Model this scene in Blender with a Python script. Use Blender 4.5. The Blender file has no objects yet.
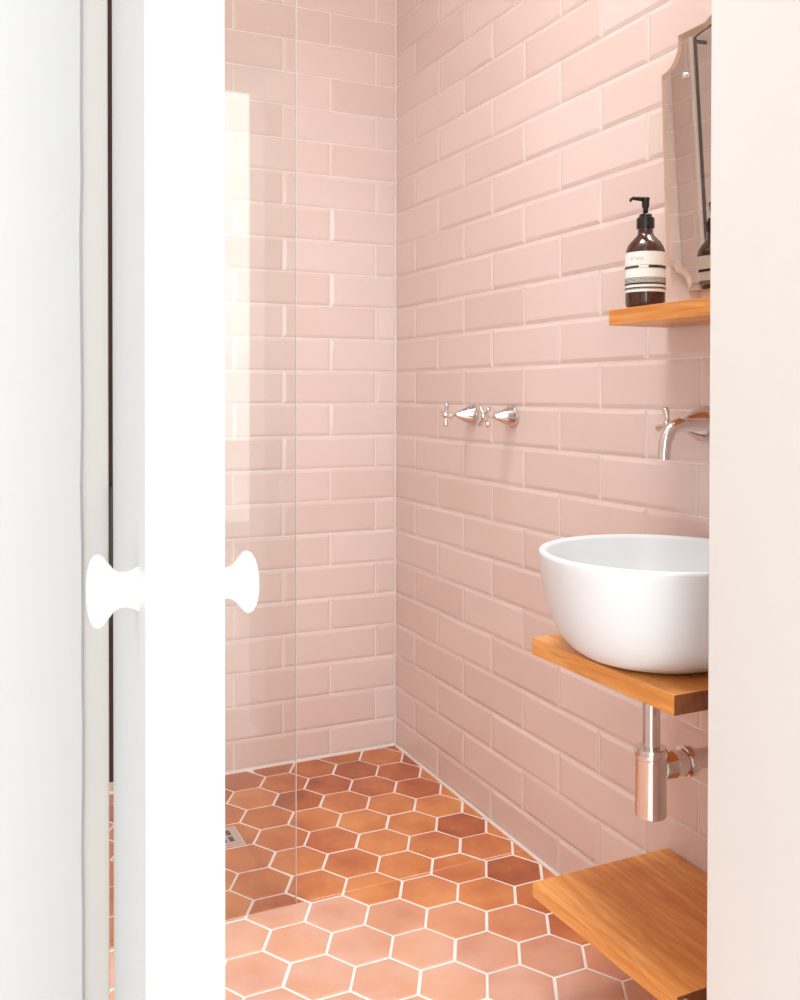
import bpy, bmesh, math, random
from mathutils import Vector, Matrix, Euler
PI = math.pi
scene = bpy.context.scene
col = scene.collection
rnd = random.Random(7)

# ------------------------------------------------------------------ materials
def new_mat(name):
    m = bpy.data.materials.new(name); m.use_nodes = True
    nt = m.node_tree
    for n in list(nt.nodes): nt.nodes.remove(n)
    out = nt.nodes.new('ShaderNodeOutputMaterial')
    return m, nt, out

def principled(name, color, rough=0.5, metal=0.0, bump=None, coat=0.0, spec=0.5, **kw):
    m, nt, out = new_mat(name)
    b = nt.nodes.new('ShaderNodeBsdfPrincipled')
    b.inputs['Base Color'].default_value = (*color, 1)
    b.inputs['Roughness'].default_value = rough
    b.inputs['Metallic'].default_value = metal
    b.inputs['Coat Weight'].default_value = coat
    b.inputs['Specular IOR Level'].default_value = spec
    for k, v in kw.items(): b.inputs[k].default_value = v
    nt.links.new(b.outputs[0], out.inputs[0])
    if bump:
        sc, st, dist = bump
        tc = nt.nodes.new('ShaderNodeTexCoord')
        n = nt.nodes.new('ShaderNodeTexNoise'); n.inputs['Scale'].default_value = sc; n.inputs['Detail'].default_value = 3
        bp = nt.nodes.new('ShaderNodeBump'); bp.inputs['Strength'].default_value = st; bp.inputs['Distance'].default_value = dist
        nt.links.new(tc.outputs['Object'], n.inputs['Vector']); nt.links.new(n.outputs['Fac'], bp.inputs['Height'])
        nt.links.new(bp.outputs[0], b.inputs['Normal'])
    return m

def ramp(nt, stops):
    r = nt.nodes.new('ShaderNodeValToRGB')
    e = r.color_ramp.elements
    while len(e) < len(stops): e.new(0.5)
    for el, (p, c) in zip(e, stops): el.position = p; el.color = (*c, 1)
    return r

def tile_glaze():
    m, nt, out = new_mat('pink_glaze')
    b = nt.nodes.new('ShaderNodeBsdfPrincipled')
    at = nt.nodes.new('ShaderNodeAttribute'); at.attribute_name = 'tone'
    r = ramp(nt, [(0, (0.72, 0.603, 0.562)), (0.5, (0.745, 0.637, 0.598)), (1, (0.765, 0.665, 0.630))])
    nt.links.new(at.outputs['Fac'], r.inputs[0])
    nt.links.new(r.outputs[0], b.inputs['Base Color'])
    b.inputs['Roughness'].default_value = 0.12
    b.inputs['Specular IOR Level'].default_value = 0.5
    tc = nt.nodes.new('ShaderNodeTexCoord')
    n = nt.nodes.new('ShaderNodeTexNoise'); n.inputs['Scale'].default_value = 9; n.inputs['Detail'].default_value = 2
    bp = nt.nodes.new('ShaderNodeBump'); bp.inputs['Strength'].default_value = 0.25; bp.inputs['Distance'].default_value = 0.006
    nt.links.new(tc.outputs['Object'], n.inputs['Vector']); nt.links.new(n.outputs['Fac'], bp.inputs['Height'])
    nt.links.new(bp.outputs[0], b.inputs['Normal'])
    nt.links.new(b.outputs[0], out.inputs[0])
    return m

def terracotta():
    m, nt, out = new_mat('terracotta')
    b = nt.nodes.new('ShaderNodeBsdfPrincipled')
    at = nt.nodes.new('ShaderNodeAttribute'); at.attribute_name = 'tone'
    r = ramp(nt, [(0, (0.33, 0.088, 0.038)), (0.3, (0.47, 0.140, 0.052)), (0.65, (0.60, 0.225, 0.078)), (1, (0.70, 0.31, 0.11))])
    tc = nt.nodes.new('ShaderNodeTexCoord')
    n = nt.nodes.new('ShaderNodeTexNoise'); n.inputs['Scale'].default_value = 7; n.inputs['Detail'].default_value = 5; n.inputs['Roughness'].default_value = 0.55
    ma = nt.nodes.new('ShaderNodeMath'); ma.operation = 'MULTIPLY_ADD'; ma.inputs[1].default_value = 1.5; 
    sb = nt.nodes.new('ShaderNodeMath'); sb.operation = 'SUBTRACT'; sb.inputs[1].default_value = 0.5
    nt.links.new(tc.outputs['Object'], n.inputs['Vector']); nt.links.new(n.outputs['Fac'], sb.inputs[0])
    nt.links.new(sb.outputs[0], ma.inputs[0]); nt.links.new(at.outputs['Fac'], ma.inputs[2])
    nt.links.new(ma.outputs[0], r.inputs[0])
    # fine pale scuffs
    n2 = nt.nodes.new('ShaderNodeTexNoise'); n2.inputs['Scale'].default_value = 24; n2.inputs['Detail'].default_value = 6
    r2 = ramp(nt, [(0.60, (0, 0, 0)), (0.74, (1, 1, 1))])
    nt.links.new(tc.outputs['Object'], n2.inputs['Vector']); nt.links.new(n2.outputs['Fac'], r2.inputs[0])
    mx = nt.nodes.new('ShaderNodeMix'); mx.data_type = 'RGBA'
    mf = nt.nodes.new('ShaderNodeMath'); mf.operation = 'MULTIPLY'; mf.inputs[1].default_value = 0.30
    nt.links.new(r2.outputs[0], mf.inputs[0]); nt.links.new(mf.outputs[0], mx.inputs[0])
    nt.links.new(r.outputs[0], mx.inputs[6]); mx.inputs[7].default_value = (0.70, 0.38, 0.22, 1)
    aw = nt.nodes.new('ShaderNodeAttribute'); aw.attribute_name = 'worn_lit'  # pale mix: dry-tile wear plus light painted into the near tiles
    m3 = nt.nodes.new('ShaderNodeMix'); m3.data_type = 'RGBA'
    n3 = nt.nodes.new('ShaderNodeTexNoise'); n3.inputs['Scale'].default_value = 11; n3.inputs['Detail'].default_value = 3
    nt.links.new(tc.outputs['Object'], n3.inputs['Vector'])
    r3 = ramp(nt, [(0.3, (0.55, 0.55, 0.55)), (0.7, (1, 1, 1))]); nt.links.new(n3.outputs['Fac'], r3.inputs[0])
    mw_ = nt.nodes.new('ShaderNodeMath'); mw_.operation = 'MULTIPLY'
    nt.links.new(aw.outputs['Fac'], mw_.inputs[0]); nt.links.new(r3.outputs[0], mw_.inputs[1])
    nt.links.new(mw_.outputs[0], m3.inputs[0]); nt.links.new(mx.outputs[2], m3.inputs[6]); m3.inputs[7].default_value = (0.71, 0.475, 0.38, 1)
    nt.links.new(m3.outputs[2], b.inputs['Base Color'])
    b.inputs['Roughness'].default_value = 0.34
    b.inputs['Specular IOR Level'].default_value = 0.5
    bp = nt.nodes.new('ShaderNodeBump'); bp.inputs['Strength'].default_value = 0.3; bp.inputs['Distance'].default_value = 0.004
    nt.links.new(n.outputs['Fac'], bp.inputs['Height']); nt.links.new(bp.outputs[0], b.inputs['Normal'])
    nt.links.new(b.outputs[0], out.inputs[0])
    return m

def wood(name, c1, c2, c3):
    m, nt, out = new_mat(name)
    b = nt.nodes.new('ShaderNodeBsdfPrincipled')
    tc = nt.nodes.new('ShaderNodeTexCoord')
    mp = nt.nodes.new('ShaderNodeMapping'); mp.inputs['Scale'].default_value = (9, 0.9, 9)
    nt.links.new(tc.outputs['Object'], mp.inputs['Vector'])
    n0 = nt.nodes.new('ShaderNodeTexNoise'); n0.inputs['Scale'].default_value = 1.6; n0.inputs['Detail'].default_value = 3
    n1 = nt.nodes.new('ShaderNodeTexNoise'); n1.inputs['Scale'].default_value = 9; n1.inputs['Detail'].default_value = 6; n1.inputs['Distortion'].default_value = 0.6
    nt.links.new(mp.outputs[0], n0.inputs['Vector']); nt.links.new(mp.outputs[0], n1.inputs['Vector'])
    mm = nt.nodes.new('ShaderNodeMath'); mm.operation = 'MULTIPLY_ADD'; mm.inputs[1].default_value = 0.5
    m2 = nt.nodes.new('ShaderNodeMath'); m2.operation = 'MULTIPLY'; m2.inputs[1].default_value = 0.5
    nt.links.new(n0.outputs['Fac'], m2.inputs[0]); nt.links.new(n1.outputs['Fac'], mm.inputs[0]); nt.links.new(m2.outputs[0], mm.inputs[2])
    r = ramp(nt, [(0.34, c1), (0.5, c2), (0.64, c3)])
    nt.links.new(mm.outputs[0], r.inputs[0])
    # short dark pores
    mp2 = nt.nodes.new('ShaderNodeMapping'); mp2.inputs['Scale'].default_value = (110, 5, 110)
    nt.links.new(tc.outputs['Object'], mp2.inputs['Vector'])
    n2 = nt.nodes.new('ShaderNodeTexNoise'); n2.inputs['Scale'].default_value = 2.2; n2.inputs['Detail'].default_value = 2
    nt.links.new(mp2.outputs[0], n2.inputs['Vector'])
    r2 = ramp(nt, [(0.62, (0, 0, 0)), (0.72, (1, 1, 1))])
    nt.links.new(n2.outputs['Fac'], r2.inputs[0])
    mf = nt.nodes.new('ShaderNodeMath'); mf.operation = 'MULTIPLY'; mf.inputs[1].default_value = 0.35
    nt.links.new(r2.outputs[0], mf.inputs[0])
    mx = nt.nodes.new('ShaderNodeMix'); mx.data_type = 'RGBA'
    nt.links.new(mf.outputs[0], mx.inputs[0]); nt.links.new(r.outputs[0], mx.inputs[6])
    mx.inputs[7].default_value = (c1[0]*.55, c1[1]*.5, c1[2]*.5, 1)
    nt.links.new(mx.outputs[2], b.inputs['Base Color'])
    b.inputs['Roughness'].default_value = 0.34
    nt.links.new(b.outputs[0], out.inputs[0])
    return m

def pane_glass():
    m, nt, out = new_mat('clear_glass')
    # reflectance of a thin sheet by viewing angle (same from both faces)
    ge = nt.nodes.new('ShaderNodeNewGeometry')
    dp = nt.nodes.new('ShaderNodeVectorMath'); dp.operation = 'DOT_PRODUCT'
    nt.links.new(ge.outputs['Normal'], dp.inputs[0]); nt.links.new(ge.outputs['Incoming'], dp.inputs[1])
    def mth(op, a, b=None):
        n = nt.nodes.new('ShaderNodeMath'); n.operation = op; n.use_clamp = False
        for i, v in enumerate((a, b)):
            if v is None: continue
            if isinstance(v, (int, float)): n.inputs[i].default_value = v
            else: nt.links.new(v, n.inputs[i])
        return n.outputs[0]
    inv = mth('SUBTRACT', 1.0, mth('ABSOLUTE', dp.outputs['Value']))
    fr_out = mth('ADD', mth('MULTIPLY', mth('POWER', inv, 5.0), 0.95), 0.045)
    t = nt.nodes.new('ShaderNodeBsdfTransparent'); t.inputs[0].default_value = (0.97, 0.98, 0.975, 1)
    g = nt.nodes.new('ShaderNodeBsdfGlossy'); g.inputs['Roughness'].default_value = 0.0
    mx = nt.nodes.new('ShaderNodeMixShader')
    nt.links.new(fr_out, mx.inputs[0]); nt.links.new(t.outputs[0], mx.inputs[1]); nt.links.new(g.outputs[0], mx.inputs[2])
    nt.links.new(mx.outputs[0], out.inputs[0])
    return m

M = {}
M['glaze'] = tile_glaze()
M['wall_grout'] = principled('wall_grout', (0.90, 0.87, 0.85), 0.8)
M['floor_grout'] = principled('floor_grout', (0.86, 0.86, 0.84), 0.8, bump=(60, 0.3, 0.002))
M['terra'] = terracotta()
M['silicone'] = principled('white_sealant', (0.82, 0.76, 0.72), 0.4)
M['oak'] = wood('oiled_oak', (0.54, 0.190, 0.042), (0.70, 0.290, 0.070), (0.84, 0.44, 0.145))
M['oak_end_dark'] = wood('oak_end_grain_shaded', (0.16, 0.050, 0.016), (0.22, 0.078, 0.026), (0.28, 0.11, 0.04))  # end grain, darkened further so the shade on the ends is painted in
M['chrome'] = principled('polished_nickel', (0.74, 0.71, 0.69), 0.07, 1.0)
M['stone'] = principled('white_stone', (0.73, 0.775, 0.80), 0.28, spec=0.4)
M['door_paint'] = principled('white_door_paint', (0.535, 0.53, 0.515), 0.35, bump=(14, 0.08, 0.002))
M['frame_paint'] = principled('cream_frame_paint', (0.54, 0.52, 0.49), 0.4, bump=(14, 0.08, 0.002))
M['lining'] = principled('pale_cream_lining', (0.70, 0.70, 0.68), 0.45, bump=(14, 0.05, 0.002))
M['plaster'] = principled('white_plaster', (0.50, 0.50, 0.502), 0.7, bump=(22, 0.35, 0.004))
M['ceiling'] = principled('ceiling_paint', (0.85, 0.84, 0.82), 0.8)
M['porcelain'] = principled('white_porcelain', (0.9, 0.9, 0.9), 0.12)
M['glass'] = pane_glass()
M['glass_edge'] = principled('polished_glass_edge', (0.74, 0.78, 0.75), 0.25)
M['silver'] = principled('mirror_silver', (0.82, 0.80, 0.76), 0.01, 1.0)
M['silver_edge'] = principled('aged_mirror_edge', (0.72, 0.62, 0.50), 0.10, 1.0)
M['amber'] = principled('brown_amber_bottle', (0.060, 0.018, 0.010), 0.06, coat=0.3)
M['black_plastic'] = principled('black_plastic', (0.012, 0.012, 0.011), 0.28)
M['label'] = principled('cream_label_paper', (0.88, 0.91, 0.87), 0.5)
M['ink'] = principled('black_ink', (0.03, 0.03, 0.028), 0.5)
M['grey_ink'] = principled('grey_ink', (0.50, 0.48, 0.45), 0.5)
M['steel'] = principled('brushed_steel', (0.75, 0.73, 0.71), 0.25, 1.0)
M['dark_metal'] = principled('dark_bronze', (0.035, 0.026, 0.02), 0.35, 0.6)
M['gap_shade'] = principled('dark_brown_gap_shade', (0.05, 0.025, 0.015), 0.7)
M['skirt_floor'] = principled('pale_boards', (0.78, 0.74, 0.70), 0.5, bump=(5, 0.2, 0.003))

# ------------------------------------------------------------------ builders
def link(name, me, mats, parent=None, smooth=False, sub=None):
    if not isinstance(mats, (list, tuple)): mats = [mats]
    for m in mats: me.materials.append(m)
    o = bpy.data.objects.new(name, me); col.objects.link(o)
    if parent is not None:
        me.transform(Matrix.Translation(-world_loc(parent)))
        o.parent = parent
        # keep the mesh in world place, origin at the parent's origin
    if smooth:
        for p in me.polygons: p.use_smooth = True
    return o

def world_loc(o):
    v = Vector(o.location)
    while o.parent: o = o.parent; v += Vector(o.location)
    return v

def mesh(verts, faces):
    me = bpy.data.meshes.new('m'); me.from_pydata([tuple(v) for v in verts], [], faces); me.update(); return me

def from_bm(bm, recalc=True):
    if recalc: bmesh.ops.recalc_face_normals(bm, faces=bm.faces[:])
    me = bpy.data.meshes.new('m'); bm.to_mesh(me); bm.free(); return me

def bm_box(bm, lo, hi, bev=0.0, seg=2):
    r = bmesh.ops.create_cube(bm, size=1.0)
    vs = r['verts']
    for v in vs:
        v.co = Vector([(lo[i] + hi[i]) / 2 + v.co[i] * (hi[i] - lo[i]) for i in range(3)])
    if bev > 0:
        es = list({e for v in vs for e in v.link_edges})
        bmesh.ops.bevel(bm, geom=es, offset=bev, segments=seg, affect='EDGES', profile=0.5)

def box(name, lo, hi, mat, parent=None, bev=0.0, seg=2):
    bm = bmesh.new(); bm_box(bm, lo, hi, bev, seg)
    return link(name, from_bm(bm), mat, parent)

def lathe_geo(profile, origin, axis, n=48):
    """profile: list of (r, h) along the axis; returns verts, faces"""
    ax = Vector(axis).normalized()
    t = Vector((0, 0, 1)) if abs(ax.z) < 0.9 else Vector((1, 0, 0))
    u = ax.cross(t).normalized(); v = ax.cross(u)
    o = Vector(origin); V = []; F = []
    rings = []
    for r, h in profile:
        if r < 1e-6:
            rings.append([len(V)]); V.append(o + ax * h)
        else:
            s = len(V); rings.append(list(range(s, s + n)))
            for k in range(n):
                a = 2 * PI * k / n
                V.append(o + ax * h + (u * math.cos(a) + v * math.sin(a)) * r)
    for A, B in zip(rings[:-1], rings[1:]):
        if len(A) == 1 and len(B) == 1: continue
        for k in range(n):
            k2 = (k + 1) % n
            if len(A) == 1: F.append((A[0], B[k], B[k2]))
            elif len(B) == 1: F.append((A[k], A[k2], B[0]))
            else: F.append((A[k], A[k2], B[k2], B[k]))
    return V, F

def lathe(name, profile, origin, axis, mat, parent=None, n=48, sharp=35):
    V, F = lathe_geo(profile, origin, axis, n)
    me = mesh(V, F)
    bm = bmesh.new(); bm.from_mesh(me); bmesh.ops.recalc_face_normals(bm, faces=bm.faces[:])
    for e in bm.edges:
        if len(e.link_faces) == 2 and e.calc_face_angle(0) > math.radians(sharp): e.smooth = False
    bm.to_mesh(me); bm.free()
    return link(name, me, mat, parent, smooth=True)

def tube_geo(pts, radii, n=20, cap=True):
    pts = [Vector(p) for p in pts]
    if not isinstance(radii, (list, tuple)): radii = [radii] * len(pts)
    V = []; F = []; up = None
    for i, p in enumerate(pts):
        t = (pts[min(i + 1, len(pts) - 1)] - pts[max(i - 1, 0)]).normalized()
        if up is None:
            up = Vector((0, 0, 1)) if abs(t.z) < 0.9 else Vector((1, 0, 0))
        u = (up - t * up.dot(t)).normalized(); w = t.cross(u); up = u
        for k in range(n):
            a = 2 * PI * k / n
            V.append(p + (u * math.cos(a) + w * math.sin(a)) * radii[i])
    for i in range(len(pts) - 1):
        for k in range(n):
            k2 = (k + 1) % n
            F.append((i * n + k, i * n + k2, (i + 1) * n + k2, (i + 1) * n + k))
    if cap:
        F.append(tuple(range(n))); F.append(tuple(reversed(range((len(pts) - 1) * n, len(pts) * n))))
    return V, F

def tube(name, pts, r, mat, parent=None, n=20):
    V, F = tube_geo(pts, r, n)
    me = mesh(V, F)
    bm = bmesh.new(); bm.from_mesh(me); bmesh.ops.recalc_face_normals(bm, faces=bm.faces[:])
    for e in bm.edges:
        if len(e.link_faces) == 2 and e.calc_face_angle(0) > math.radians(40): e.smooth = False
    bm.to_mesh(me); bm.free()
    return link(name, me, mat, parent, smooth=True)

def empty(name, loc, label, cat, group=None, kind=None):
    o = bpy.data.objects.new(name, None); o.location = loc; o.empty_display_size = 0.05
    col.objects.link(o); tag(o, label, cat, group, kind); return o

def tag(o, label=None, cat=None, group=None, kind=None):
    if label: o['label'] = label
    if cat: o['category'] = cat
    if group: o['group'] = group
    if kind: o['kind'] = kind
    return o

def arc(cx, cz, r, a0, a1, n):
    return [(cx + r * math.cos(a0 + (a1 - a0) * i / n), cz + r * math.sin(a0 + (a1 - a0) * i / n)) for i in range(n + 1)]

# ------------------------------------------------------------------ room dimensions
H = 0.102            # course height
Z1 = 0.0909          # top of the cut first course
W = 0.1557           # half tile
LEFT = -1.236        # left wall
NEAR = -1.818        # inner face of the wall with the doorway
OUT = -1.98          # hallway face of that wall
DL, DR = -1.1735, -0.3690   # doorway
ZH = Z1 + 20.5 * H     # door head
CEIL = Z1 + 29 * H
GR = 0.0017

def tile_wall(name, origin, udir, nrm, width, off_even, off_odd, slab_boxes, hole=None, label=None, cat='wall'):
    """off_even/off_odd: first full vertical joint in even / odd courses"""
    rr = random.Random(name)
    o = Vector(origin); u = Vector(udir); n = Vector(nrm)
    V = []; F = []; mi = []; tone = []
    def add(face, m, t): F.append(face); mi.append(m); tone.append(t)
    nrow = 30
    for k in range(nrow):
        z0 = 0.004 if k == 0 else Z1 + (k - 1) * H
        z1 = Z1 + k * H
        off = off_even if k % 2 == 0 else off_odd
        js = [0.002]
        x = off
        while x - 2 * W > 0.03: x -= 2 * W
        while x < width - 0.02:
            if x > 0.02: js.append(x)
            x += 2 * W
        js.append(width - 0.002)
        for a, b in zip(js[:-1], js[1:]):
            segs = [(a, b)]
            if hole and z0 < hole[2] - 0.01:
                segs = []
                if a < hole[0]: segs.append((a, min(b, hole[0])))
                if b > hole[1]: segs.append((max(a, hole[1]), b))
            for p, q in segs:
                if q - p < 0.02: continue
                p += GR; q -= GR; c0 = z0 + GR; c1 = z1 - GR
                bw = min(0.0088, (q - p) * 0.3, (c1 - c0) * 0.3)
                t = rr.uniform(0, 1)
                dx = rr.uniform(-1, 1) * 0.0005; dz = rr.uniform(-1, 1) * 0.0005
                s = len(V)
                for (uu, zz, hh) in [(p, c0, -.001), (q, c0, -.001), (q, c1, -.001), (p, c1, -.001),
                                     (p, c0, .0014), (q, c0, .0014), (q, c1, .0014), (p, c1, .0014),
                                     (p + bw, c0 + bw, .0034 - dx - dz), (q - bw, c0 + bw, .0034 + dx - dz),
                                     (q - bw, c1 - bw, .0034 + dx + dz), (p + bw, c1 - bw, .0034 - dx + dz)]:
                    V.append(o + u * uu + n * hh + Vector((0, 0, zz)))
                for i in range(4):
                    j = (i + 1) % 4
                    add((s + i, s + j, s + 4 + j, s + 4 + i), 0, t)
                    add((s + 4 + i, s + 4 + j, s + 8 + j, s + 8 + i), 0, t)
                add((s + 8, s + 9, s + 10, s + 11), 0, t)
    for lo, hi, m in slab_boxes:
        s = len(V)
        for x in (lo[0], hi[0]):
            for y in (lo[1], hi[1]):
                for z in (lo[2], hi[2]): V.append(Vector((x, y, z)))
        for f in [(0, 1, 3, 2), (4, 6, 7, 5), (0, 4, 5, 1), (2, 3, 7, 6), (0, 2, 6, 4), (1, 5, 7, 3)]:
            add(tuple(s + i for i in f), m, 0.5)
    me = mesh(V, F)
    at = me.attributes.new('tone', 'FLOAT', 'FACE')
    for i, t in enumerate(tone): at.data[i].value = t
    for i, m in enumerate(mi): me.polygons[i].material_index = m
    ob = link(name, me, [M['glaze'], M['wall_grout'], M['plaster']])
    bm = bmesh.new(); bm.from_mesh(me)
    bmesh.ops.recalc_face_normals(bm, faces=bm.faces[:]); bm.to_mesh(me); bm.free()
    tag(ob, label, cat, kind='structure')
    return ob

T = 0.09
tile_wall('wall_right', (0, 0, 0), (0, -1, 0), (-1, 0, 0), -NEAR, 0.1495 + W, 0.1495,
          [((0, NEAR - 0.16, -0.02), (T, T, CEIL), 1)], label='pink bevelled brick tile wall carrying taps, mirror and shelves')
tile_wall('wall_back', (0, 0, 0), (-1, 0, 0), (0, -1, 0), -LEFT, 0.0719 + W, 0.0719,
          [((LEFT, 0, -0.02), (0, T, CEIL), 1)], label='pink brick tiled wall behind the glass shower screen')
tile_wall('wall_left', (LEFT, 0, 0), (0, -1, 0), (1, 0, 0), -NEAR, 0.09, 0.09 + W,
          [((LEFT - T, NEAR - 0.02, -0.02), (LEFT, T, CEIL), 1)], label='pink tiled side wall seen only in the mirror')
tile_wall('wall_front', (0, NEAR, 0), (-1, 0, 0), (0, 1, 0), -LEFT, 0.06, 0.06 + W,
          [((DR + 0.001, OUT, 0), (0, NEAR, CEIL), 1), ((LEFT, OUT, 0), (DL - 0.0305, NEAR, CEIL), 1),
           ((DL - 0.0305, OUT, ZH + 0.001), (DR + 0.001, NEAR, CEIL), 1)],
          hole=(-DR, -DL, ZH), label='wall pierced by the doorway, tiled pink on its inner side')
# hallway plaster skin
bm = bmesh.new()
def wobble_skin():
    """plastered hallway face of the doorway wall, its free edge slightly uneven like old plaster"""
    V = []; F = []; rr = random.Random(3)
    n = 60; x0 = -3.2
    for i in range(n + 1):
        z = CEIL * i / n
        e = DL - 0.0248 + rr.uniform(-0.0010, 0.0004)
        for x, y in ((x0, OUT - 0.006), (e - 0.0015, OUT - 0.006), (e, OUT - 0.0045), (e, OUT + 0.03), (x0, OUT + 0.03)):
            V.append((x, y, z))
    for i in range(n):
        for k in range(5):
            k2 = (k + 1) % 5
            F.append((i * 5 + k, i * 5 + k2, (i + 1) * 5 + k2, (i + 1) * 5 + k))
    F.append((0, 1, 2, 3, 4)); F.append(tuple(reversed(range(n * 5, n * 5 + 5))))
    me = mesh(V, F); b = bmesh.new(); b.from_mesh(me); bmesh.ops.recalc_face_normals(b, faces=b.faces[:]); b.to_mesh(me); b.free()
    return me
bm.free()
tag(link('wall_hallway', wobble_skin(), M['plaster']), 'white uneven plaster wall left of the door frame', 'wall', kind='structure')
box_r = box('wall_hallway_right', (DR + 0.02, OUT - 0.006, 0), (1.6, OUT - 0.0005, CEIL), M['plaster'])
tag(box_r, 'white plaster hallway wall right of the doorway', 'wall', kind='structure')

# door frame: left strip, right lining, head
fl = box('trim_1', (DL - 0.0300, OUT - 0.0005, 0), (DL - 0.0035, NEAR + 0.004, ZH + 0.02), M['frame_paint'], bev=0.0012)
tag(fl, 'narrow cream strip of door frame beside the white door leaf', 'door frame', kind='structure')
fr = box('trim_2', (DR, OUT - 0.012, 0), (DR + 0.021, NEAR + 0.006, ZH + 0.02), M['lining'], bev=0.002)
tag(fr, 'broad cream door lining filling the right side of the picture', 'door frame', kind='structure')
fh = box('trim_3', (DL - 0.0035, OUT - 0.012, ZH), (DR, NEAR + 0.006, ZH + 0.056), M['frame_paint'], bev=0.001)
tag(fh, 'cream door lining across the top of the doorway', 'door frame', kind='structure')

# ------------------------------------------------------------------ floor of hexagon tiles
def clip(poly, a, b, c):
    """keep a*x + b*y <= c"""
    out = []
    for i in range(len(poly)):
        p, q = poly[i], poly[(i + 1) % len(poly)]
        dp = a * p[0] + b * p[1] - c; dq = a * q[0] + b * q[1] - c
        if dp <= 0: out.append(p)
        if (dp < 0 < dq) or (dq < 0 < dp):
            t = dp / (dp - dq); out.append((p[0] + (q[0] - p[0]) * t, p[1] + (q[1] - p[1]) * t))
    return out
def area(p):
    return 0.5 * sum(p[i][0] * p[(i + 1) % len(p)][1] - p[(i + 1) % len(p)][0] * p[i][1] for i in range(len(p)))
def inset(poly, d):
    """shrink a convex CCW polygon"""
    res = list(poly)
    n = len(poly)
    for i in range(n):
        p, q = poly[i], poly[(i + 1) % n]
        ex, ey = q[0] - p[0], q[1] - p[1]; L = math.hypot(ex, ey)
        if L < 1e-7: continue
        nx, ny = ey / L, -ex / L            # outward for CCW
        res = clip(res, nx, ny, nx * p[0] + ny * p[1] - d)
        if len(res) < 3: return None
    return res

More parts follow.
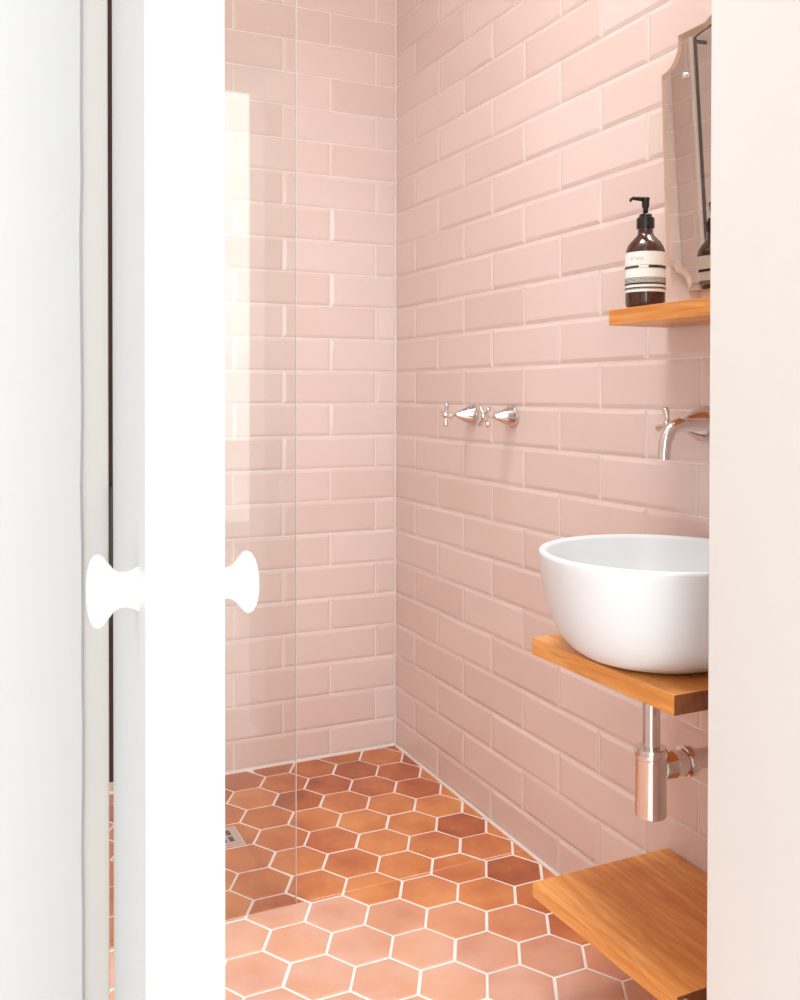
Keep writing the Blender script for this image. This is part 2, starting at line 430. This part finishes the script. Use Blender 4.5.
HS, HX, HY = 0.0756, -0.0088, -0.5997
FOLD = -0.785
DRAIN = (-0.739, -0.460, -0.631, -0.352)
def make_floor():
    rr = random.Random(12)
    V = []; F = []; mi = []; tn = []; pa = []
    def hexa(cx, cy):
        return [(cx + HS * math.cos(PI / 3 * k), cy + HS * math.sin(PI / 3 * k)) for k in range(6)]
    dark = {}
    for i in range(-2, 14):
        for j in range(-14, 20):
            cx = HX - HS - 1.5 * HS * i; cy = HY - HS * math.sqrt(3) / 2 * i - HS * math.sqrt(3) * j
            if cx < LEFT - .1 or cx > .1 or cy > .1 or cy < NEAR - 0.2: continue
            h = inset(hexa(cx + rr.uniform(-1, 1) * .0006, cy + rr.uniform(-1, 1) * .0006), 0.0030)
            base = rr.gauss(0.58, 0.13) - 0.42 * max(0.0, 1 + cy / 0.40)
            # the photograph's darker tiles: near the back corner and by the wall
            pal = max(0.0, min(0.85, (-cx - .8 * cy - .97) / .32 + rr.uniform(-.08, .08)))  # dry-tile paleness plus the floor's pool of light, painted into the colour
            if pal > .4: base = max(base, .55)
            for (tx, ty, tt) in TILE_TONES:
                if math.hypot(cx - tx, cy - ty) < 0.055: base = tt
            for side in (0, 1):
                p = clip(h, 0, -1, -(FOLD + 0.0012)) if side == 0 else clip(h, 0, 1, FOLD - 0.0012)
                if len(p) < 3: continue
                p = clip(p, 1, 0, -0.0075)
                if len(p) >= 3: p = clip(p, 0, 1, -0.0075)
                if len(p) >= 3: p = clip(p, -1, 0, -(LEFT + 0.0075))
                if len(p) >= 3: p = clip(p, 0, -1, -(NEAR - 0.02))
                if len(p) < 3: continue
                # cut round the drain
                pieces = [p]
                x0, y0, x1, y1 = DRAIN
                if cx > x0 - .1 and cx < x1 + .1 and cy > y0 - .1 and cy < y1 + .1:
                    pieces = []
                    rest = p
                    for (a, b, c) in ((1, 0, x0), (-1, 0, -x1), (0, 1, y0), (0, -1, -y1)):
                        k = clip(rest, a, b, c)
                        if len(k) >= 3: pieces.append(k)
                        rest = clip(rest, -a, -b, -c)
                        if len(rest) < 3: break
                for p in pieces:
                    if abs(area(p)) < 1.5e-4: continue
                    if area(p) < 0: p = p[::-1]
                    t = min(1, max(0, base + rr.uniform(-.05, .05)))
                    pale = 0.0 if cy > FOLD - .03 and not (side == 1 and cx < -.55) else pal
                    a1 = inset(p, 0.0014); a2 = inset(p, 0.0050)
                    if not a1 or not a2 or len(a1) != len(p) or len(a2) != len(p):
                        a1 = a2 = None
                    s = len(V); n = len(p)
                    tx, ty = rr.uniform(-1, 1) * .006, rr.uniform(-1, 1) * .006
                    def zz(q, z): return z + (q[0] - cx) * tx + (q[1] - cy) * ty
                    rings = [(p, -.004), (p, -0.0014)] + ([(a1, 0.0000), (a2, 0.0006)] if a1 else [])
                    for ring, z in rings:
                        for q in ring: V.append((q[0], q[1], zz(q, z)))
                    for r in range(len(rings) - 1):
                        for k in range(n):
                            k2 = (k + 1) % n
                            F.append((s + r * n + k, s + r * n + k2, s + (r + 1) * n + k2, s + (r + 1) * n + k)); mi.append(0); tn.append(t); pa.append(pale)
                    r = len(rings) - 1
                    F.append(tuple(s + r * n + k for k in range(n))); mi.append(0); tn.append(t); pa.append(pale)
    s = len(V)
    lo = (LEFT, OUT, -0.03); hi = (0, 0, -0.0017)
    for x in (lo[0], hi[0]):
        for y in (lo[1], hi[1]):
            for z in (lo[2], hi[2]): V.append((x, y, z))
    for f in [(0, 1, 3, 2), (4, 6, 7, 5), (0, 4, 5, 1), (2, 3, 7, 6), (0, 2, 6, 4), (1, 5, 7, 3)]:
        F.append(tuple(s + i for i in f)); mi.append(1); tn.append(.5); pa.append(0)
    me = mesh(V, F)
    at = me.attributes.new('tone', 'FLOAT', 'FACE')
    for i, t in enumerate(tn): at.data[i].value = t
    at = me.attributes.new('worn_lit', 'FLOAT', 'FACE')
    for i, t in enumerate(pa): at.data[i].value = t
    for i, m in enumerate(mi): me.polygons[i].material_index = m
    return link('floor', me, [M['terra'], M['floor_grout']])
# tile tones measured by place (x, y, tone)
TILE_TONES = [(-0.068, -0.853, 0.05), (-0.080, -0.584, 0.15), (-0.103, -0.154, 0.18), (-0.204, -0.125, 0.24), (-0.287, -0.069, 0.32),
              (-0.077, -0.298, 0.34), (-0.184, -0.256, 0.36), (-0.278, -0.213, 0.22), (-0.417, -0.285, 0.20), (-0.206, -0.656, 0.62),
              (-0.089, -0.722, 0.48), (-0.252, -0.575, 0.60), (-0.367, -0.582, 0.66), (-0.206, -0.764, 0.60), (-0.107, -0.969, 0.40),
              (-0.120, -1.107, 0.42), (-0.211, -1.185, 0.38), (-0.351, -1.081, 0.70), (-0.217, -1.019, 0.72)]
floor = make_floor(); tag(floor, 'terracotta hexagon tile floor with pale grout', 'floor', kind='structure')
# sealant beads where floor meets walls
def bead(name, a, b, label):
    o = tube(name, [a, b], 0.0052, M['silicone'], n=10); tag(o, label, 'sealant bead', kind='structure'); return o
bead('trim_4', (-0.0055, -0.004, 0.0005), (-0.0055, NEAR + .01, 0.0005), 'white sealant line between floor and basin wall')
bead('trim_5', (-0.004, -0.0055, 0.0005), (LEFT + .004, -0.0055, 0.0005), 'white sealant line at the foot of the rear wall')

cs = tube('trim_7', [(-0.0035, -0.0035, 0.002), (-0.0035, -0.0035, CEIL)], 0.0032, M['silicone'], n=10)
tag(cs, 'pale vertical sealant line in the corner between the tiled walls', 'sealant bead', kind='structure')
fh2 = box('floor_hallway', (-3.2, -6.2, -0.03), (1.6, OUT - 0.0005, -0.0002), M['skirt_floor'])
tag(fh2, 'pale hallway floor outside the doorway', 'floor', kind='structure')

# ceiling with a rooflight shaft
SX0, SX1, SY0, SY1, SH = -1.16, -0.36, -1.80, -1.00, 0.60
bm = bmesh.new()
for lo, hi in [((LEFT - T, OUT, CEIL), (SX0, T, CEIL + SH)), ((SX1, OUT, CEIL), (T, T, CEIL + SH)),
               ((SX0, OUT, CEIL), (SX1, SY0, CEIL + SH)), ((SX0, SY1, CEIL), (SX1, T, CEIL + SH))]:
    bm_box(bm, lo, hi)
tag(link('ceiling', from_bm(bm), M['ceiling']), 'white bathroom ceiling with a rooflight opening', 'ceiling', kind='structure')
bm = bmesh.new()
for lo, hi in [((SX0 - .05, SY0 - .05, CEIL + SH), (SX0 + .02, SY1 + .05, CEIL + SH + .05)), ((SX1 - .02, SY0 - .05, CEIL + SH), (SX1 + .05, SY1 + .05, CEIL + SH + .05)),
               ((SX0 + .02, SY0 - .05, CEIL + SH), (SX1 - .02, SY0 + .02, CEIL + SH + .05)), ((SX0 + .02, SY1 - .02, CEIL + SH), (SX1 - .02, SY1 + .05, CEIL + SH + .05))]:
    bm_box(bm, lo, hi)
tag(link('window_1', from_bm(bm), M['door_paint']), 'white rooflight frame over the bathroom', 'window', kind='structure')

# ------------------------------------------------------------------ door leaf with its two knobs
P0 = Vector((-1.2086, -2.3296, 0)); P1 = Vector((-1.1752, -1.990, 0))
ev = (P1 - P0).normalized(); nv = Vector((-ev.y, ev.x, 0))      # nv: outward (left) face normal
DLEN = (P1 - P0).length; DT = 0.039
door = bpy.data.objects.new('door_1', None); door.location = P0; col.objects.link(door)
tag(door, 'white door leaf standing open edge-on with round white knobs', 'door', kind='structure')
def dl(s, t, z):      # along the leaf from its free edge, across thickness from the outer face, height
    return P0 + ev * s - nv * t + Vector((0, 0, z))
def leaf():
    b = bmesh.new()
    zt = ZH - 0.004
    def bx(s0, s1, t0, t1, z0, z1, bev):
        b2 = bmesh.new(); bm_box(b2, (s0, t0, z0), (s1, t1, z1), bev, 3)
        for v in b2.verts: v.co = dl(v.co.x, v.co.y, v.co.z)
        me = bpy.data.meshes.new('t'); b2.to_mesh(me); b2.free(); b.from_mesh(me); bpy.data.meshes.remove(me)
    bx(0, DLEN, 0, DT, 0.008, zt, .003)
    return from_bm(b)
lf = link('door_leaf', leaf(), M['door_paint'], door)
KB = 0.050; KZ = 1.038
kp = [(0.0, 0.0), (0.0118, 0.0), (0.0108, 0.0018), (0.0098, 0.0040), (0.0093, 0.0070), (0.0096, 0.0112), (0.0116, 0.0145),
      (0.0152, 0.0175), (0.0182, 0.0200), (0.0192, 0.0225), (0.0184, 0.0250), (0.0155, 0.0272), (0.0105, 0.0287), (0.005, 0.0293), (0, 0.0295)]
k1 = lathe('door_knob', [(r_ * 1.02, h_ * .90) for r_, h_ in kp], dl(KB, 0, KZ), nv, M['porcelain'], door)
k2 = lathe('door_knob', [(r_ * .90, h_ * .86) for r_, h_ in kp], dl(KB, DT, KZ), -nv, M['porcelain'], door)
shade = box('trim_6', (DL - 0.0032, OUT + 0.018, 0.81), (DL + 0.0028, OUT + 0.030, ZH), M['gap_shade'])  # added dark strip that paints the shade inside the narrow door gap
tag(shade, 'thin dark strip standing in for shade in the gap between door leaf and frame', 'gap seal', kind='structure')
for z in (0.24, 1.02, 1.90):
    tube('hinge', [dl(DLEN + .0030, -0.0005, z - .045), dl(DLEN + .0030, -0.0005, z + .045)], 0.0026, M['dark_metal'], door, n=12)

# ------------------------------------------------------------------ shower screen, drain, riser
scr = empty('shower_screen', (-0.92, FOLD, 0.0), 'clear frameless glass shower screen standing on the terracotta floor', 'shower screen')
box('glass_pane', (LEFT + 0.014, FOLD - 0.004, 0.002), (-0.608, FOLD + 0.004, 2.42), M['glass'], scr, bev=0.0008, seg=1)
box('polished_edge', (-0.6079, FOLD - 0.0038, 0.003), (-0.6073, FOLD + 0.0038, 2.42), M['glass_edge'], scr)
box('wall_channel', (LEFT + 0.007, FOLD - 0.011, 0.002), (LEFT + 0.013, FOLD + 0.011, 2.42), M['chrome'], scr)
dr = empty('floor_drain', ((DRAIN[0] + DRAIN[2]) / 2, (DRAIN[1] + DRAIN[3]) / 2, 0), 'small square steel floor drain behind the glass screen', 'drain')
def drain_plate():
    x0, y0, x1, y1 = [DRAIN[0] + .003, DRAIN[1] + .003, DRAIN[2] - .003, DRAIN[3] - .003]
    b = bmesh.new()
    w = .019
    for lo, hi in [((x0, y0, -.0015), (x1, y0 + w, .001)), ((x0, y1 - w, -.0015), (x1, y1, .001)),
                   ((x0, y0 + w, -.0015), (x0 + w, y1 - w, .001)), ((x1 - w, y0 + w, -.0015), (x1, y1 - w, .001))]:
        bm_box(b, lo, hi)
    n = 4; span = (x1 - x0 - 2 * w)
    for i in range(1, n):
        c = x0 + w + span * i / n
        bm_box(b, (c - .0035, y0 + w, -.0015), (c + .0035, y1 - w, .001))
    bm_box(b, (x0 + w, (y0 + y1) / 2 - .004, -.0015), (x1 - w, (y0 + y1) / 2 + .004, .0009))
    return from_bm(b)
link('grate', drain_plate(), M['steel'], dr)
box('sump', (DRAIN[0] + .02, DRAIN[1] + .02, -.0016), (DRAIN[2] - .02, DRAIN[3] - .02, -.0012), M['black_plastic'], dr)

# the dark frame the mirror shows on the side wall
ry = -0.195
ris = empty('shower_riser', (LEFT + 0.055, ry, 0.0), 'slim dark shower riser pipe with arm, reflected in the mirror', 'shower')
tube('riser_pipe', [(LEFT + 0.055, ry, 0.0005), (LEFT + 0.055, ry, 2.31)], 0.0062, M['dark_metal'], ris)
tube('shower_arm', [(LEFT + 0.055, ry, 2.31), (LEFT + 0.16, ry - .38, 2.315)], 0.0035, M['dark_metal'], ris)
lathe('shower_head', [(0, 0), (.012, 0), (.014, .02), (.052, .032), (.056, .04), (0, .04)], (LEFT + .16, ry - .38, 2.317), (0, 0, -1), M['dark_metal'], ris)
for z in (1.04, 2.295):
    tube('wall_bracket', [(LEFT + 0.005, ry, z), (LEFT + 0.055, ry, z)], 0.007, M['dark_metal'], ris, n=14)

# ------------------------------------------------------------------ oak shelves
XW = -0.0068
def shelf(name, x0, y0, y1, z0, z1, label, grp=None, skew=0.0):
    b = bmesh.new(); bm_box(b, (x0, y1, z0), (XW, y0, z1), 0.0014, 2)
    for v in b.verts:
        if v.co.x < (x0 + XW) / 2: v.co.x += skew * (y0 - v.co.y) / (y0 - y1)
    me = from_bm(b)
    ctr = Vector(((x0 + XW) / 2, (y0 + y1) / 2, z0))
    me.transform(Matrix.Translation(-ctr))
    o = link(name, me, [M['oak'], M['oak_end_dark']]); o.location = ctr
    for p in me.polygons:
        if abs(p.normal.y) > 0.8: p.material_index = 1
    tag(o, label, 'shelf', grp); return o
shelf('wall_shelf', -0.149, -1.305, -1.745, 1.275, 1.3055, 'narrow oak wall shelf holding the brown pump bottle')
shelf('wall_shelf', -0.328, -1.313, -1.691, 0.6605, 0.692, 'thick oak shelf carrying the white basin', skew=0.007)
low = shelf('wall_shelf', -0.324, -1.312, -1.690, 0.206, 0.234, 'low oak shelf just above the floor under the waste trap', skew=0.012)
hk = lathe('hook', [(0, 0), (.010, 0), (.010, .002), (.004, .004), (.004, .012), (.0075, .014), (.0085, .018), (.006, .022), (0, .023)],
      (-0.300, -1.6902, 0.2205), (0, -1, 0), M['chrome'], low, n=24)
tag(hk, 'small round chrome hook')

# ------------------------------------------------------------------ basin
BX, BY, BZ = -0.2060, -1.5122, 0.6925
bs = empty('vessel_basin', (BX, BY, BZ), 'round white stone vessel basin standing on the oak shelf', 'basin')

outer = [(0, 0), (0.080, 0), (0.110, 0.0018), (0.129, 0.0080), (0.146, 0.0190), (0.1605, 0.034), (0.1725, 0.054), (0.1820, 0.078),
         (0.1890, 0.104), (0.1940, 0.132), (0.1975, 0.158), (0.1990, 0.174), (0.1986, 0.1790), (0.1965, 0.1812)]
inner = [(0.1885, 0.1805), (0.1862, 0.1785), (0.1850, 0.174), (0.182, 0.152), (0.176, 0.126), (0.167, 0.099), (0.154, 0.073), (0.137, 0.051), (0.112, 0.034), (0.08, 0.024), (0.03, 0.019), (0.022, 0.0185)]
bowl = lathe('bowl', outer + inner + [(0.022, 0.016), (0, 0.016)], (BX, BY, BZ), (0, 0, 1), M['stone'], bs, n=96, sharp=60)
lathe('plug_waste', [(0, .019), (.008, .0205), (.018, .0200), (.021, .0185), (.021, .0165), (0, .0165)], (BX, BY, BZ), (0, 0, 1), M['chrome'], bs, n=32)

# bottle trap
tp = empty('bottle_trap', (-0.215, BY, 0.418), 'chrome bottle trap hanging under the basin shelf', 'waste trap')
TX = -0.2145
TZ = -0.0065
lathe('tail_pipe', [(0, .675), (.0152, .675), (.0152, .543), (0, .543)], (TX, BY, TZ), (0, 0, 1), M['chrome'], tp, n=40)
lathe('trap_body', [(0, .4245), (.022, .4245), (.0262, .4268), (.0268, .430), (.0268, .523), (.0272, .524), (.0272, .5255), (.0268, .5265), (.0272, .528), (.0278, .529),
                    (.0278, .540), (.0266, .5435), (.0180, .5440), (.0152, .5440)], (TX, BY, TZ), (0, 0, 1), M['chrome'], tp, n=56)
az = 0.500
lathe('outlet_pipe', [(0, .02), (.0225, .02), (.0225, .044), (.0232, .045), (.0225, .046), (.0225, .078), (.0180, .079), (.0180, .2075)], (TX, BY, az), (1, 0, 0), M['chrome'], tp, n=40)
lathe('compression_nut', [(.0226, .0705), (.0262, .072), (.0268, .074), (.0268, .0855), (.0255, .0880), (.0182, .0885)], (TX, BY, az), (1, 0, 0), M['chrome'], tp, n=40)
lathe('wall_flange', [(.0182, .196), (.024, .199), (.031, .203), (.032, .2075), (.0182, .2075)], (TX, BY, az), (1, 0, 0), M['chrome'], tp, n=40)

# ------------------------------------------------------------------ taps and spout
def tap(y, z, rot, cr, label, group=None):
    t = empty('wall_tap', (XW, y, z), label, 'tap', group)
    ax = (-1, 0, 0); o = (XW, y, z)
    lathe('cone_base', [(0, 0), (cr, 0), (cr, .004), (cr * .98, .006), (cr * .24, .048), (cr * .20, .050), (0.0, .050)], o, ax, M['chrome'], t, n=40)
    lathe('spindle', [(0.0, .047), (.0052, .048), (.0050, .052), (.0040, .054), (.0040, .073), (0, .073)], o, ax, M['chrome'], t, n=20)
    hv = []; hf = []
    V, F = lathe_geo([(0, .071), (.006, .071), (.0085, .075), (.0085, .086), (.0070, .0895), (.0045, .0915), (0, .092)], o, ax, 24)
    hf += [tuple(i + len(hv) for i in f) for f in F]; hv += V
    for k in range(4):
        a = rot + k * PI / 2
        d = Vector((0, math.cos(a), math.sin(a))); c = Vector((XW - .081, y, z))
        V, F = lathe_geo([(0, .004), (.0040, .005), (.0042, .010), (.0066, .024), (.0070, .0290), (.0056, .0320), (0, .0330)], c, d, 16)
        hf += [tuple(i + len(hv) for i in f) for f in F]; hv += V
    me = mesh(hv, hf); b = bmesh.new(); b.from_mesh(me); bmesh.ops.recalc_face_normals(b, faces=b.faces[:]); b.to_mesh(me); b.free()
    link('cross_handle', me, M['chrome'], t, smooth=True)
    return t
tap(-0.516, 1.085, PI / 2 + 0.08, 0.0285, 'chrome cross-handle wall tap nearest the shower corner', 'shower taps')
tap(-0.722, 1.085, PI / 4 + 0.05, 0.0285, 'right one of the two chrome shower taps', 'shower taps')
tap(-1.405, 1.086, -0.26, 0.0330, 'chrome cross-handle tap beside the basin spout')
sp = empty('basin_spout', (XW, BY, 1.092), 'curved chrome wall spout above the white basin', 'spout')
bend = [(-0.152 + -0.036 * math.sin(a), BY, 1.089 - 0.036 + 0.036 * math.cos(a)) for a in [PI / 2 * i / 12 for i in range(13)]]
tube('spout_pipe', [(XW + 0.003, BY, 1.089), (-0.08, BY, 1.089)] + bend + [(-0.1895, BY, 1.042), (-0.190, BY, 1.0300)], 0.0118, M['chrome'], sp, n=28)
lathe('wall_flange', [(.0118, .010), (.014, .012), (.026, .004), (.0285, 0), (.0118, 0)], (XW, BY, 1.092), (-1, 0, 0), M['chrome'], sp, n=40)

# ------------------------------------------------------------------ mirror
MY = -1.5355
def mirror_outline():
    hp = []      # left half (towards the corner, y > MY), from top centre down to bottom centre
    for i in range(9):                      # gentle raised crest
        f = i / 8; hp.append((MY + 0.098 * f, 1.8325 + 0.030 * math.cos(f * PI / 2) ** 0.9 if f < 1 else 1.8325))
    hp.append((MY + 0.171, 1.8325))
    hp.append((MY + 0.1715, 1.8205))
    for i in range(1, 9):                   # upper scallop, hollow
        a = PI - (PI / 2) * i / 8
        hp.append((MY + 0.2215 + 0.050 * math.cos(a), 1.8205 - 0.049 * math.sin(a)))
    hp.append((MY + 0.2215, 1.3965))
    hp.append((MY + 0.2000, 1.3920))
    for i in range(1, 9):
        a = PI / 2 + (PI / 2) * i / 8
        hp.append((MY + 0.2000 + 0.040 * math.cos(a), 1.3415 + 0.040 * math.sin(a)))
    hp.append((MY + 0.159, 1.341))
    left = hp; right = [(2 * MY - y, z) for y, z in reversed(hp)]
    pts = left + right[:-1] if abs(right[-1][0] - left[0][0]) < 1e-6 else left + right
    return pts
MT = math.radians(2.3)
def build_mirror():
    pts = mirror_outline()
    zb = 1.341; n = len(pts)
    cx, cz = MY, 1.587
    # inset ring by vertex normals
    def nrm(i):
        a = Vector(pts[i - 1]); b = Vector(pts[(i + 1) % n]); c = Vector(pts[i])
        d1 = (c - a).normalized(); d2 = (b - c).normalized()
        n1 = Vector((d1.y, -d1.x)); n2 = Vector((d2.y, -d2.x)); m = (n1 + n2)
        m = m.normalized() if m.length > 1e-6 else n1
        k = max(0.55, m.dot(n1))
        return m / k
    ar = area(pts); sgn = 1 if ar < 0 else -1
    BW = 0.0140
    ins = [Vector(pts[i]) + nrm(i) * BW * sgn for i in range(n)]
    V = []; F = []; mi = []
    for (q, t) in [(pts, 0.0), (pts, 0.0022), (ins, 0.0048)]:
        for p in q:
            z = p[1] - zb; th = t
            V.append((XW - 0.004 - th * math.cos(MT) - z * math.sin(MT), p[0], zb + z * math.cos(MT)))
    for r in range(2):
        for k in range(n):
            k2 = (k + 1) % n
            F.append((r * n + k, r * n + k2, (r + 1) * n + k2, (r + 1) * n + k)); mi.append(1)
    F.append(tuple(2 * n + k for k in range(n))); mi.append(0)
    F.append(tuple(reversed(range(n)))); mi.append(1)
    me = mesh(V, F)
    for i, m in enumerate(mi): me.polygons[i].material_index = m
    b = bmesh.new(); b.from_mesh(me); bmesh.ops.recalc_face_normals(b, faces=b.faces[:]); b.to_mesh(me); b.free()
    return me
mir = empty('wall_mirror', (XW, MY, 1.341), 'frameless mirror with scalloped corners above the narrow oak shelf', 'mirror')
link('mirror_glass', build_mirror(), [M['silver'], M['silver_edge']], mir)
for s in (1, -1):
    yy = MY + s * 0.152; zz = 1.749; xx = XW - 0.004 - (zz - 1.341) * math.sin(MT) - .005
    lathe('mirror_screw', [(0, .0), (.0062, 0), (.0068, .002), (.0060, .005), (.0035, .0068), (0, .0074)], (xx, yy, zz), (-1, 0, 0), M['chrome'], mir, n=24)
# brass spacer behind the top holding the mirror off the wall
lathe('mirror_bracket', [(0, 0), (.006, 0), (.006, .0205), (0, .0205)], (XW, MY, 1.79), (-1, 0, 0), M['silver_edge'], mir, n=20)

# ------------------------------------------------------------------ pump bottle
QX, QY, QZ = -0.106, -1.360, 1.3060
bt = empty('soap_bottle', (QX, QY, QZ), 'brown pump bottle with a cream striped label on the narrow shelf', 'bottle')
br = 0.0372
BS = 1.028
lathe('bottle_body', [(0, 0.001), (.030, 0), (.0345, .0015), (.0366, .0055), (br, .011), (br, .098), (.0362, .106), (.0335, .1135), (.0290, .1205), (.0225, .1275),
                      (.0172, .1325), (.0148, .1365), (.0142, .142), (.0142, .147), (0, .147)], (QX, QY, QZ), (0, 0, 1), M['amber'], bt, n=64)
lr = br + 0.0004
lathe('bottle_label', [(lr - .0003, .0275), (lr, .0275), (lr, .1005), (lr - .0003, .1005)], (QX, QY, QZ), (0, 0, 1), M['label'], bt, n=64)
# printed lines wrapped round the label; azimuth 0 faces the doorway camera side
A0 = math.atan2(-2.7857 - QY, -1.2806 - QX)
def wrap(me, z0, r):
    """flat x/y mesh -> round the bottle (x = arc length, y = height)"""
    for v in me.vertices:
        a = A0 + v.co.x / r
        v.co = Vector((QX + r * math.cos(a), QY + r * math.sin(a), QZ + (z0 + v.co.y) * BS))
def strip_geo(V, F, x0, x1, y0, y1, n):
    s = len(V)
    for i in range(n + 1):
        x = x0 + (x1 - x0) * i / n
        V.append((x, y0, 0)); V.append((x, y1, 0))
    for i in range(n): F.append((s + 2 * i, s + 2 * i + 2, s + 2 * i + 3, s + 2 * i + 1))
def print_mesh():
    V = []; F = []; half = lr * 2.6
    strip_geo(V, F, -half, half, .0690, .0694, 60)
    strip_geo(V, F, .006, half, .0696, .0745, 40)
    strip_geo(V, F, -half, .006, .0740, .0745, 50)
    strip_geo(V, F, -half, -.012, .0700, .0735, 30)
    strip_geo(V, F, -half, half, .0398, .0432, 80)
    strip_geo(V, F, -half, half, .0312, .0318, 60)
    strip_geo(V, F, -half, half, .0326, .0350, 60)
    # block of small unreadable type set as short ticks
    rr = random.Random(5)
    for row in range(4):
        y = .0440 + row * .0024; x = -half
        while x < half:
            w = rr.uniform(.0008, .0032); strip_geo(V, F, x, min(half, x + w), y, y + .0015, 2); x += w + .0008
    me = mesh(V, F); wrap(me, .001, lr + .0003); return me
link('label_print', print_mesh(), M['ink'], bt)
def text_mesh(body, size):
    cu = bpy.data.curves.new('t', 'FONT'); cu.body = body; cu.size = size; cu.align_x = 'LEFT'
    ob = bpy.data.objects.new('t', cu); col.objects.link(ob)
    dg = bpy.context.evaluated_depsgraph_get()
    me = bpy.data.meshes.new_from_object(ob.evaluated_get(dg))
    bpy.data.objects.remove(ob)
    return me
tm = text_mesh('A\u0113sop.', 0.0105)
for v in tm.vertices: v.co.x += -.031; v.co.y += .0850
wrap(tm, 0, lr + .0003)
tm.materials.clear()
link('label_name', tm, M['grey_ink'], bt)
lathe('pump_collar', [(0, .1465), (.0162, .1465), (.0168, .1485), (.0168, .163), (.0160, .166), (.0125, .1675), (.0120, .1715), (.0100, .1735), (0, .1735)], (QX, QY, QZ), (0, 0, 1), M['black_plastic'], bt, n=40)
pv, pf = [], []
def addg(g):
    V, F = g; s = len(pv); pv.extend(V); pf.extend([tuple(i + s for i in f) for f in F])
addg(lathe_geo([(0, .173), (.0048, .173), (.0048, .184), (.0068, .1865), (.0075, .198), (.0082, .2010), (.0078, .2035), (.004, .2045), (0, .2045)], (QX, QY, QZ), (0, 0, 1), 24))
nd = Vector((-.9067, .4218, 0)).normalized()
nd = (nd + Vector((-.35, -.35, 0))).normalized()
nb = Vector((QX, QY, QZ + .2005))
addg(tube_geo([nb + nd * .002, nb + nd * .020, nb + nd * .029, nb + nd * .0335 + Vector((0, 0, -.0025)), nb + nd * .0345 + Vector((0, 0, -.0065))],
              [.0046, .0036, .0031, .0028, .0024], 14))
me = mesh(pv, pf); b = bmesh.new(); b.from_mesh(me); bmesh.ops.recalc_face_normals(b, faces=b.faces[:]); b.to_mesh(me); b.free()
link('pump_head', me, M['black_plastic'], bt, smooth=True)
for ch in bt.children:
    if ch.name.split('.')[0] in ('bottle_body', 'bottle_label', 'pump_collar', 'pump_head'):
        for v in ch.data.vertices: v.co.z *= BS

# ------------------------------------------------------------------ light
world = bpy.data.worlds.new('overcast_sky'); scene.world = world; world.use_nodes = True
bg = world.node_tree.nodes['Background']; bg.inputs[0].default_value = (0.97, 0.985, 1.0, 1); bg.inputs[1].default_value = 1.3
def area_light(name, loc, target, sx, sy, power, color=(1, 1, 1)):
    l = bpy.data.lights.new(name, 'AREA'); l.shape = 'RECTANGLE'; l.size = sx; l.size_y = sy; l.energy = power; l.color = color
    o = bpy.data.objects.new(name, l); col.objects.link(o); o.location = loc
    d = Vector(target) - Vector(loc); o.rotation_euler = d.to_track_quat('-Z', 'Y').to_euler()
    return o
rl = area_light('rooflight_daylight', ((SX0 + SX1) / 2, (SY0 + SY1) / 2, CEIL + SH + 0.03), ((SX0 + SX1) / 2, (SY0 + SY1) / 2, 0), SX1 - SX0 - .04, SY1 - SY0 - .04, 22, (1.0, 0.998, 0.99))
rl.data.spread = math.radians(125)
# the tall hallway window behind the camera: bright sky above, dimmer garden below
for zc, hh, lum in ((3.05, 1.5, 4.1), (1.85, 0.9, 3.6), (1.10, 0.6, 3.0), (0.50, 0.6, 1.5)):
    area_light('hallway_window_daylight', (-0.70, -5.6, zc), (-0.70, -1.0, zc), 5.0, hh, lum * PI * 5.0 * hh, (1.0, 0.99, 0.97))

# ------------------------------------------------------------------ camera
cam = bpy.data.cameras.new('camera'); co = bpy.data.objects.new('camera', cam); col.objects.link(co)
yaw, pitch, roll = 0.4365, -0.0113, 0.0013
f = Vector((math.sin(yaw) * math.cos(pitch), math.cos(yaw) * math.cos(pitch), math.sin(pitch)))
r = Vector((math.cos(yaw), -math.sin(yaw), 0)); u = r.cross(f)
r2 = r * math.cos(roll) + u * math.sin(roll); u2 = -r * math.sin(roll) + u * math.cos(roll)
mw = Matrix((r2, u2, -f)).transposed().to_4x4(); mw.translation = Vector((-1.2910, -2.7987, 1.1427))
co.matrix_world = mw
cam.sensor_fit = 'HORIZONTAL'; cam.sensor_width = 36; cam.lens = 36 * 948.4925 / 800
cam.shift_x = 0; cam.shift_y = -95.5238 / 800
cam.clip_start = 0.02
scene.camera = co
scene.view_settings.view_transform = 'Standard'; scene.view_settings.look = 'None'
scene.view_settings.gamma = 1; scene.view_settings.use_curve_mapping = False
scene.view_settings.exposure = 0.28
scene.cycles.diffuse_bounces = 8
